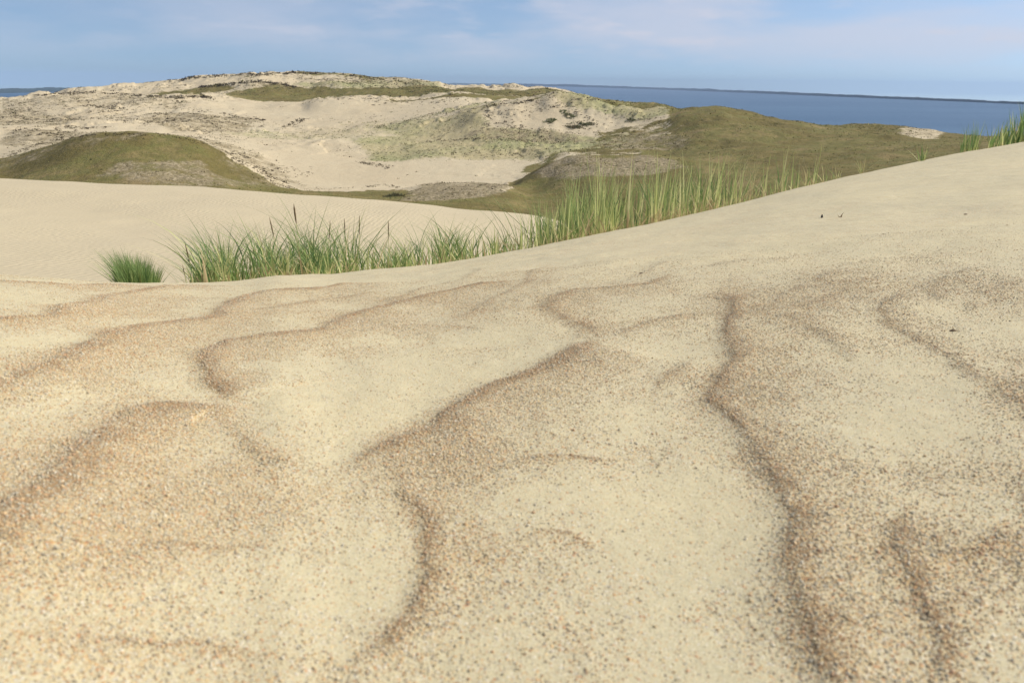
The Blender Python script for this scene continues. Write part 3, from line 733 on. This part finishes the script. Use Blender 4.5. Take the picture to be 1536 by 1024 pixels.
# ------------------------------------------------------------------ 5. water and the far shore
SHORE = [(-600, 150), (0, 140), (300, 133), (700, 128.5), (840, 130), (1000, 135), (1250, 145), (1520, 156), (2200, 190)]
ua = np.linspace(-1.2, 1.2, 300)
gS = line_slope(ua, SHORE)
yS = WATER_Z / gS
wr = np.concatenate([np.full((1, 300), 150.0)] + [yS[None] * t for t in (.1, .2, .35, .5, .7, .85, 1.0)])
Vw = np.stack([ua[None] * wr, wr, np.full(wr.shape, WATER_Z)], -1)
w = mesh_obj('water', Vw, grid_faces(wr.shape[0], 300), MAT_WATER, smooth=False)
tag(w, kind='structure')
# low wooded shore, standing on the far edge of the water
def forest(name, u0, u1, h0, label, seed, n=1400):
    u = np.linspace(u0, u1, n)
    ys = WATER_Z / line_slope(u, SHORE)
    x = u * ys
    h = h0 * ys * (1 + .16 * fbm(u * 14, u * 0, 3, seed) + .30 * fbm(u * 45, u * 0 + 4, 4, seed + 5))
    rows = []
    for dy, zz in ((0, 0), (.0003, .75), (.004, 1.0), (.02, 1.06), (.03, .0)):
        hh = h * zz * (1 + .10 * fbm(u * 300, u * 0 + dy * 900, 2, seed + 9))
        rows.append(np.stack([x * (1 + dy), ys * (1 + dy), WATER_Z - (1 if zz == 0 else 0) + hh], -1))
    V = np.stack(rows)
    o = mesh_obj(name, V, grid_faces(5, n), MAT_HAZED_FOREST, attrs={'tint': rng.random(V.shape[0] * n)})
    tag(o, label, 'forest', kind='stuff')
forest('far_forest', -.08, .75, .0024, 'thin dark haze-blue wooded shore across the lagoon', 401)
forest('coast_forest', -.95, -.45, .0040, 'dark haze-blue strip of far forest left of the dunes', 431)

# ------------------------------------------------------------------ 6. grass along the crest of the near dune
def blades(bx, by, bz, length, width, az, lean, curve, tint, S=7, twist=None):
    N = len(bx)
    t = np.linspace(0, 1, S + 1)[None]
    th = lean[:, None] + curve[:, None] * t**1.5          # angle from vertical along the blade
    ds = length[:, None] / S
    dr = np.sin(th) * ds; dz = np.cos(th) * ds
    rr = np.concatenate([np.zeros((N, 1)), np.cumsum(dr[:, :-1], 1)], 1); zz = np.concatenate([np.zeros((N, 1)), np.cumsum(dz[:, :-1], 1)], 1)
    cx = bx[:, None] + np.cos(az)[:, None] * rr; cy = by[:, None] + np.sin(az)[:, None] * rr; cz = bz[:, None] + zz
    w = width[:, None] * .5 * np.clip(1.0 - t**2.2, 0.03, 1) * (.75 + .5 * np.sin(np.pi * np.clip(t * 1.2 + .1, 0, 1)))
    fa = (rng.uniform(0, 6.283, N) if twist is None else twist)[:, None] + t * rng.normal(0, .6, N)[:, None]
    sx = np.cos(fa) * w; sy = np.sin(fa) * w
    # three verts across: a shallow keel
    kx = -np.sin(fa) * w * .45; ky = np.cos(fa) * w * .45
    V = np.stack([np.stack([cx - sx, cy - sy, cz], -1), np.stack([cx + kx, cy + ky, cz], -1), np.stack([cx + sx, cy + sy, cz], -1)], 2)
    V = V.reshape(-1, 3)
    b = (np.arange(N) * (S + 1) * 3)[:, None, None] + (np.arange(S) * 3)[None, :, None]
    q = np.concatenate([b + np.array([0, 1, 4, 3]), b + np.array([1, 2, 5, 4])], -1).reshape(-1, 4)
    T = np.clip(tint[:, None] + 0 * t + np.where(t < .15, .25, 0), 0, 1)
    return V, q, np.repeat(T.reshape(-1), 3)

def merge(lst):
    V, Q, T = [], [], []; n = 0
    for v, q, t in lst:
        V.append(v); Q.append(q + n); T.append(t); n += len(v)
    return np.concatenate(V), np.concatenate(Q), np.concatenate(T)

def crest_uy(px):
    """foot of a plant behind the crest at picture column px"""
    py = smooth_interp(px, CREST); u, g = ray(px, py)
    return u, g, smooth_interp(px, YC)

def plant(px, vis, back, width, tint, leanx, curve, spread=.25):
    """blades whose tips show vis pixels above the crest at column px"""
    px = np.asarray(px, float); n = len(px)
    u, g, yc = crest_uy(px)
    Y = yc + back; X = u * Y
    z = base_z(X, Y) - .01
    hid = g * Y - z
    vis = vis * np.clip(.72 + .62 * vnoise(px / 21.0, px * 0 + 3, 71), .6, 1.25)
    top = vis / F_PX * Y
    az = np.where(leanx > 0, 0, np.pi) + rng.normal(0, .6, n)
    lean = np.minimum(np.abs(leanx), .75); curve = np.minimum(curve, 1.9 - lean)
    L = (top + np.maximum(hid, 0)) / np.maximum(np.cos(lean + curve * .35), .5)
    return blades(X, Y, z, L, width, az, lean, curve, tint)

def tint_mix(n, w):
    """w: shares of blue-green, green, yellow-green, straw"""
    k = rng.choice(4, n, p=np.array(w) / sum(w))
    return np.array([.08, .32, .66, .90])[k] + rng.normal(0, .07, n)

def seed_head(px, vis, back, leanx, size=1.0):
    """stalk with a brown spindle spike"""
    u, g, yc = crest_uy(np.array([px], float))
    Y = yc + back; X = u * Y; z = base_z(X, Y)[0] - .01; X, Y = X[0], Y[0]
    top = g[0] * Y + vis / F_PX * Y
    hL = (35 * size) / F_PX * Y
    dx = leanx
    p0 = np.array([X - dx * (top - z), Y, z]); p2 = np.array([X, Y, top]); p1 = p2 - (p2 - p0) / np.linalg.norm(p2 - p0) * hL
    def tube(path, rad, seg=7):
        V = []; 
        for p, r in zip(path, rad):
            a = np.linspace(0, 2*np.pi, seg, endpoint=False)
            V.append(p + np.stack([np.cos(a)*r, np.sin(a)*r, 0*a], -1))
        V = np.concatenate(V); m = len(path)
        q = [[i*seg+j, i*seg+(j+1) % seg, (i+1)*seg+(j+1) % seg, (i+1)*seg+j] for i in range(m-1) for j in range(seg)]
        return V, np.array(q)
    st, sq = tube([p0, (p0+p1)/2 + [dx*.004, 0, 0], p1], [.0014, .0012, .001], 5)
    t = np.linspace(0, 1, 12); rr = (.0040 if px == 448 else .0026) * size * np.sin(np.pi * (t*.92 + .06))**.7 * (1 + rng.normal(0, .12, 12))
    hd, hq = tube([p1 + (p2 - p1) * s for s in t], rr, 7)
    return (st, sq, np.full(len(st), .75)), (hd, hq, np.full(len(hd), .3) + rng.normal(0, .2, len(hd)))

def density_px(n, env):
    """n columns drawn by an envelope of (px, weight)"""
    xs = np.linspace(env[0][0], env[-1][0], 2000); w = np.interp(xs, [e[0] for e in env], [e[1] for e in env])
    cl = np.clip(.28 + 1.5 * vnoise(xs / 17.0, xs * 0, 61)**1.7, 0, 2) * w
    return rng.choice(xs, n, p=cl / cl.sum()) + rng.uniform(-1, 1, n)

# left belt
ENV_L = [(280, .15), (300, .8), (350, 1.3), (480, 1.3), (560, 1.2), (640, .9), (700, .8), (745, .5)]
TOP_L = [(280, 45), (320, 70), (370, 88), (430, 98), (480, 92), (560, 84), (620, 66), (700, 62), (745, 50)]
n = 1350
px = density_px(n, ENV_L); tp = np.interp(px, [a[0] for a in TOP_L], [a[1] for a in TOP_L])
v1 = plant(px, tp * rng.uniform(.3, 1.08, n), rng.uniform(.25, 1.1, n), rng.uniform(.0022, .0045, n), tint_mix(n, (.46, .34, .12, .08)),
           rng.normal(-.08, .30, n), rng.gamma(1.6, .42, n))
n = 330
px = density_px(n, ENV_L); tp = np.interp(px, [a[0] for a in TOP_L], [a[1] for a in TOP_L])
v2 = plant(px, tp * rng.uniform(.2, .75, n), rng.uniform(.2, .9, n), rng.uniform(.004, .0070, n), tint_mix(n, (.1, .25, .5, .15)),
           rng.normal(0, .10, n), rng.uniform(.02, .25, n))
n = 130  # long arching ones leaning out
px = rng.uniform(300, 720, n)
v3 = plant(px, rng.uniform(45, 105, n) * np.interp(px, [300, 360, 560, 720], [.7, 1, .95, .65]), rng.uniform(.3, 1.0, n), rng.uniform(.0016, .0028, n), tint_mix(n, (.6, .3, .05, .05)),
           rng.normal(-.12, .35, n), rng.uniform(.8, 1.5, n))
n = 420
px = density_px(n, ENV_L)
v4 = plant(px, rng.uniform(4, 34, n), rng.uniform(.15, .9, n), rng.uniform(.002, .0045, n), rng.choice([.95, 1.0, .88, .3], n), rng.normal(0, .6, n), rng.uniform(0, .9, n))
V, Q, T = merge([v1, v2, v3, v4])
beltL = mesh_obj('marram_grass', V, Q, MAT_GRASS, attrs={'tint': T})
tag(beltL, 'long belt of green arching grass behind the sand crest, left and centre', 'grass', kind='stuff')

# right belt, taller and more upright
ENV_R = [(735, .3), (775, .9), (830, 1.5), (900, 1.7), (1000, 1.5), (1060, 1.2), (1120, .95), (1180, .7), (1225, .5), (1262, .12)]
TOP_R = [(735, 55), (780, 60), (820, 78), (860, 92), (900, 104), (960, 102), (1010, 96), (1060, 80), (1120, 66), (1180, 56), (1225, 58), (1262, 26)]
def topR(px): return np.interp(px, [a[0] for a in TOP_R], [a[1] for a in TOP_R])
n = 1000
px = density_px(n, ENV_R)
v1 = plant(px, topR(px) * rng.uniform(.16, .92, n), rng.uniform(.2, 1.5, n), rng.uniform(.0022, .0046, n), tint_mix(n, (.44, .36, .12, .08)),
           rng.normal(0, .20, n), rng.gamma(1.5, .22, n))
n = 300
px = density_px(n, ENV_R)
v2 = plant(px, topR(px) * rng.uniform(.30, 1.08, n), rng.uniform(.2, 1.2, n), rng.uniform(.0058, .0098, n), np.clip(rng.normal(.62, .12, n), .3, .92),
           rng.normal(0, .07, n), rng.uniform(0, .16, n))
n = 45
px = rng.uniform(1000, 1130, n)
v3 = plant(px, rng.uniform(70, 100, n) * np.interp(px, [1000, 1130], [1, .75]), rng.uniform(.4, 1.2, n), rng.uniform(.0018, .003, n), np.clip(rng.normal(.93, .05, n), 0, 1),
           np.abs(rng.normal(.35, .2, n)), rng.uniform(.0, .5, n))
n = 40
px = rng.uniform(740, 860, n)
v4 = plant(px, rng.uniform(50, 95, n), rng.uniform(.4, 1.2, n), rng.uniform(.002, .003, n), tint_mix(n, (.8, .2, 0, 0)), -np.abs(rng.normal(.3, .2, n)), rng.uniform(.3, 1.2, n))
n = 520
px = density_px(n, ENV_R)
v5 = plant(px, rng.uniform(4, 38, n), rng.uniform(.15, .9, n), rng.uniform(.002, .005, n), rng.choice([.95, 1.0, .88, .3], n), rng.normal(0, .6, n), rng.uniform(0, .9, n))
V, Q, T = merge([v1, v2, v3, v4, v5])
beltR = mesh_obj('beach_grass', V, Q, MAT_GRASS, attrs={'tint': T})
tag(beltR, 'belt of tall upright yellow green grass behind the rising sand crest', 'grass', kind='stuff')

# tufts that stand apart
def tuft(name, label, group, lst, cat='grass tuft'):
    V, Q, T = merge(lst)
    c = V.mean(0); c[2] = V[:, 2].min()
    o = mesh_obj(name, V - c, Q, MAT_GRASS, attrs={'tint': T}); o.location = c
    tag(o, label, cat, group)
    return o
# dense fine round tuft at the left
n = 1700
q = rng.normal(0, 1, n); pxs = 209 + np.clip(q, -1.7, 1.7) * 15
v = plant(pxs, (47 - 14 * (np.abs(pxs - 208) / 30)**2) * rng.uniform(.3, 1.15, n), .35 + rng.uniform(-.1, .15, n), rng.uniform(.0011, .0021, n),
          np.clip(rng.normal(.24, .15, n), 0, 1), (pxs - 216) / 32 * .26 + rng.normal(-.04, .2, n), rng.uniform(.1, .5, n))
tuft('grass_tuft', 'dense round dark green tuft of fine grass, leftmost by the sand crest', None, [v])
# loose shoots on the open stretch of crest
def shoots(px0, px1, n, top, wid, mixw, lean=.12, curve=.3, back=(.10, .24)):
    px = rng.uniform(px0, px1, n)
    return plant(px, top * rng.uniform(.35, 1.05, n), rng.uniform(*back, n), rng.uniform(wid*.6, wid*1.2, n), tint_mix(n, mixw), rng.normal(0, lean, n), rng.uniform(0, curve, n))
g = 'loose grass shoots on the right crest'
tuft('grass_tuft', 'few thin dry shoots at the end of the grass belt, near the twigs', g, [shoots(1291, 1296, 12, 30, .004, (.05, .2, .2, .55), .35)])
tuft('grass_tuft', 'sparse leaning green shoots between dry shoots and the corner grass', g, [shoots(1379, 1388, 20, 34, .005, (.3, .5, .2, 0), .4, .4)])
tuft('grass_tuft', 'small cluster of short green shoots beside the tall corner grass', g, [shoots(1440, 1466, 70, 40, .006, (.3, .5, .2, 0), .12, .3)])
n = 230
px = rng.uniform(1482, 1560, n)
v = plant(px, np.interp(px, [1478, 1500, 1536, 1560], [34, 52, 78, 80]) * rng.uniform(.3, 1.05, n), rng.uniform(.1, .9, n), rng.uniform(.007, .014, n), tint_mix(n, (.25, .4, .25, .1)), rng.normal(0, .17, n), rng.uniform(0, .45, n))
tuft('grass_tuft', 'tall green grass cut by the right edge, highest on the crest', g, [v])

# brown seed heads that rise from the belt
HEADS = [(448, 110, .7, -.06), (284, 64, .5, -.14), (411, 92, .6, -.15), (521, 86, .8, .02), (543, 88, .8, .05), (585, 76, .8, .02), (277, 30, .5, -.1), (500, 84, .8, .12), (1226, 56, .6, .03), (1150, 60, .8, .08)]
HL = ['tall upright brown seed spike, highest over the left grass belt', 'brown seed spike leaning left at the left end of the belt', 'thin seed spike left of the tallest one',
      'dark brown seed spike at the middle of the left belt, left of a pair', 'dark brown seed spike at the middle of the left belt, right of a pair', 'short brown spike over the thinning part of the left belt',
      'smallest low seed spike beyond the left end of the belt', 'leaning brown spike right of the tallest spike', 'pale green spike at the right end of the upright grass', 'fuzzy pale spike over the right grass belt']
for (px, vis, back, ln), lb in zip(HEADS, HL):
    (sv, sq, s_t), (hv, hq, ht) = seed_head(px, vis, back, ln, .85 if vis > 40 else .5)
    c = sv[:5].mean(0)
    root = bpy.data.objects.new('seed_stalk', None); COL.objects.link(root); root.location = c
    tag(root, lb, 'seed head', 'seed heads over the grass')
    mesh_obj('stalk', sv - c, sq, MAT_GRASS, root, attrs={'tint': s_t})
    mesh_obj('seed_spike', hv - c, hq, MAT_GRASS if px > 1000 else MAT_SPIKE, root, attrs={'tint': np.clip(ht + (.45 if px > 1000 else 0), 0, 1)})

# tiny things on the bare sand at the right
def small_piece(px, py, parts_, name, label, cat, mat):
    X, Y = pix_to_near(np.array([px], float), np.array([py], float)); z, _, _ = near_z(X, Y)
    V, Q, T = merge(parts_(X[0], Y[0], z[0]))
    c = np.array([X[0], Y[0], z[0]])
    o = mesh_obj(name, V - c, Q, mat, attrs={'tint': np.clip(T, 0, 1)}); o.location = c
    tag(o, label, cat)
def twig(x, y, z):
    k = 4
    a = np.array([0.1, .5, 0.0, 2.6]); ln = np.array([.45, .1, 1.15, .7])
    return [blades(np.full(k, x) + np.array([0, .004, .006, .002]), np.full(k, y), np.full(k, z - .003), np.array([.022, .014, .018, .013]), np.full(k, .0026), a, ln, np.full(k, .3), np.array([.9, .7, .95, .9]))]
small_piece(1260, 323, twig, 'dry_twig', 'tiny dry forked twig sticking out of smooth sand', 'twig', MAT_SPIKE)
def pellet(x, y, z):
    a = np.linspace(0, 2*np.pi, 9, endpoint=False); V = []
    for t in np.linspace(0, 1, 7):
        r = .0036 * math.sin(math.pi * (t * .9 + .05))**.6 * (1 - .35 * t); V.append(np.stack([x + np.cos(a)*r, y + np.sin(a)*r, 0*a + z - .003 + 0.012 * t], -1))
    q = [[i*9+j, i*9+(j+1) % 9, (i+1)*9+(j+1) % 9, (i+1)*9+j] for i in range(6) for j in range(9)]
    return [(np.concatenate(V), np.array(q), np.zeros(63))]
M = NT('dark_seed', .7, .3); M.color(M.ramp(M.noise(M.pos(), 300), [(0, (.02, .018, .02)), (1, (.05, .045, .045))])); 
small_piece(1233, 324, pellet, 'seed_pod', 'small black upright seed pod standing on smooth sand', 'seed pod', M.m)

for px_, py_, lb in ((1449, 320, 'tiny brown crumb high on the smooth sand, far right of the twig'), (962, 412, 'lone dark crumb on pale sand below the tall grass belt'), (1430, 495, 'small dark crumb lying among faint ripples at far right')):
    def crumb(x, y, z):
        a = np.linspace(0, 2*np.pi, 7, endpoint=False); V = []
        for t in np.linspace(0, 1, 5):
            r = .0030 * math.sin(math.pi * (t * .9 + .05))**.6; V.append(np.stack([x + np.cos(a)*r*1.5, y + np.sin(a)*r, 0*a + z - .001 + .003 * t], -1))
        q = [[i*7+j, i*7+(j+1) % 7, (i+1)*7+(j+1) % 7, (i+1)*7+j] for i in range(4) for j in range(7)]
        return [(np.concatenate(V), np.array(q), np.full(35, .1))]
    small_piece(px_, py_, crumb, 'plant_crumb', lb, 'crumb', MAT_SPIKE)

# ------------------------------------------------------------------ sky, sun, haze
SUN_AZ, SUN_EL = R(80), R(43)
w = bpy.data.worlds.new('World'); sc.world = w; w.use_nodes = True
t = w.node_tree; nn, ll = t.nodes, t.links
bg = nn['Background']
tc = nn.new('ShaderNodeTexCoord')
sepx = nn.new('ShaderNodeSeparateXYZ'); ll.new(tc.outputs['Generated'], sepx.inputs[0])
mx = nn.new('ShaderNodeMath'); mx.operation = 'MAXIMUM'; ll.new(sepx.outputs['Z'], mx.inputs[0]); mx.inputs[1].default_value = 0
ma = nn.new('ShaderNodeMath'); ma.operation = 'MULTIPLY_ADD'; ll.new(mx.outputs[0], ma.inputs[0]); ma.inputs[1].default_value = 1.0; ma.inputs[2].default_value = .12
cb = nn.new('ShaderNodeCombineXYZ'); ll.new(sepx.outputs['X'], cb.inputs[0]); ll.new(sepx.outputs['Y'], cb.inputs[1]); ll.new(ma.outputs[0], cb.inputs[2])
nv = nn.new('ShaderNodeVectorMath'); nv.operation = 'NORMALIZE'; ll.new(cb.outputs[0], nv.inputs[0])
sky = nn.new('ShaderNodeTexSky'); sky.sky_type = 'NISHITA'; sky.sun_disc = False
sky.sun_elevation = SUN_EL; sky.sun_rotation = SUN_AZ; sky.air_density = 1.0; sky.dust_density = 1.2; sky.ozone_density = 2.0
ll.new(nv.outputs[0], sky.inputs['Vector'])
# wisps of thin cloud: direction projected onto a high layer
zz = nn.new('ShaderNodeMath'); zz.operation = 'ADD'; ll.new(mx.outputs[0], zz.inputs[0]); zz.inputs[1].default_value = .20
dv = nn.new('ShaderNodeVectorMath'); dv.operation = 'DIVIDE'
cz = nn.new('ShaderNodeCombineXYZ')
for k in range(3): ll.new(zz.outputs[0], cz.inputs[k])
ll.new(tc.outputs['Generated'], dv.inputs[0]); ll.new(cz.outputs[0], dv.inputs[1])
def wnoise(scale, detail, rough, off):
    mp = nn.new('ShaderNodeMapping'); mp.inputs['Location'].default_value = off; ll.new(dv.outputs[0], mp.inputs[0])
    n_ = nn.new('ShaderNodeTexNoise'); n_.inputs['Scale'].default_value = scale; n_.inputs['Detail'].default_value = detail; n_.inputs['Roughness'].default_value = rough
    ll.new(mp.outputs[0], n_.inputs['Vector']); return n_.outputs['Fac']
def wrange(v, a, b, c, d):
    m_ = nn.new('ShaderNodeMapRange'); m_.interpolation_type = 'SMOOTHSTEP'; ll.new(v, m_.inputs['Value'])
    for k, q in zip(('From Min', 'From Max', 'To Min', 'To Max'), (a, b, c, d)): m_.inputs[k].default_value = q
    return m_.outputs['Result']
c1 = wrange(wnoise(1.1, 5, .5, (3.1, 1.2, 0)), .36, .66, 0, .60)
c2 = wrange(wnoise(3.6, 4, .5, (9.3, -4.2, 0)), .50, .74, 0, .32)
gx = wrange(sepx.outputs['X'], -.45, .0, .5, 1.0)
ad = nn.new('ShaderNodeMath'); ad.operation = 'ADD'; ll.new(c1, ad.inputs[0]); ll.new(c2, ad.inputs[1])
mu = nn.new('ShaderNodeMath'); mu.operation = 'MULTIPLY'; ll.new(ad.outputs[0], mu.inputs[0]); ll.new(gx, mu.inputs[1])
hz = wrange(sepx.outputs['Z'], .005, .05, 0, 1)
mu2 = nn.new('ShaderNodeMath'); mu2.operation = 'MULTIPLY'; ll.new(mu.outputs[0], mu2.inputs[0]); ll.new(hz, mu2.inputs[1])
tint = nn.new('ShaderNodeMix'); tint.data_type = 'RGBA'; tint.blend_type = 'MULTIPLY'; tint.inputs[0].default_value = 1
ll.new(sky.outputs[0], tint.inputs[6]); tint.inputs[7].default_value = (.85, .86, .89, 1)
mixc = nn.new('ShaderNodeMix'); mixc.data_type = 'RGBA'
ll.new(mu2.outputs[0], mixc.inputs[0]); ll.new(tint.outputs[2], mixc.inputs[6]); mixc.inputs[7].default_value = (4.3, 4.35, 4.95, 1)
ll.new(mixc.outputs[2], bg.inputs['Color'])
bg.inputs['Strength'].default_value = .12

sd = bpy.data.lights.new('sun', 'SUN'); so = bpy.data.objects.new('sun', sd); COL.objects.link(so)
sd.energy = 3.9; sd.angle = R(.5); sd.color = (1.0, .965, .90)
from mathutils import Vector, Matrix
dsun = Vector((math.cos(SUN_EL) * math.sin(SUN_AZ), math.cos(SUN_EL) * math.cos(SUN_AZ), math.sin(SUN_EL)))
so.rotation_euler = dsun.to_track_quat('Z', 'Y').to_euler()

HAZE = True
if HAZE:
    a, b, y0, y1, z0, z1 = -9000, 9000, -60, 9500, WATER_Z - 5, 60
    V = [(x, y, z) for z in (z0, z1) for y in (y0, y1) for x in (a, b)]
    Fq = [(0, 2, 3, 1), (4, 5, 7, 6), (0, 1, 5, 4), (2, 6, 7, 3), (0, 4, 6, 2), (1, 3, 7, 5)]
    hm_ = bpy.data.materials.new('haze'); hm_.use_nodes = True
    hn = hm_.node_tree.nodes; hn.remove(hn['Principled BSDF'])
    pv = hn.new('ShaderNodeVolumePrincipled'); pv.inputs['Color'].default_value = (.42, .54, .72, 1); pv.inputs['Density'].default_value = 1e-4
    pv.inputs['Anisotropy'].default_value = 0
    hm_.node_tree.links.new(pv.outputs[0], hn['Material Output'].inputs['Volume'])
    tag(mesh_obj('haze', V, Fq, hm_, smooth=False), 'thin blue air haze over the lagoon and dunes', 'haze', kind='stuff')

# ------------------------------------------------------------------ camera
cam = bpy.data.cameras.new('camera'); co_ = bpy.data.objects.new('camera', cam); COL.objects.link(co_)
cam.sensor_width = 36; cam.lens = F_PX / 1536 * 36; cam.clip_start = .02; cam.clip_end = 60000
co_.matrix_world = Matrix((( RT[0], UP[0], -FW[0], 0), (RT[1], UP[1], -FW[1], 0), (RT[2], UP[2], -FW[2], 0), (0, 0, 0, 1)))
cam.dof.use_dof = True; cam.dof.focus_distance = 2.9; cam.dof.aperture_fstop = 14
sc.camera = co_
sc.view_settings.view_transform = 'Standard'; sc.view_settings.look = 'None'; sc.view_settings.exposure = 0.39; sc.view_settings.gamma = 1
sc.cycles.max_bounces = 5; sc.cycles.diffuse_bounces = 3; sc.cycles.volume_bounces = 0
sc.cycles.use_denoising = True
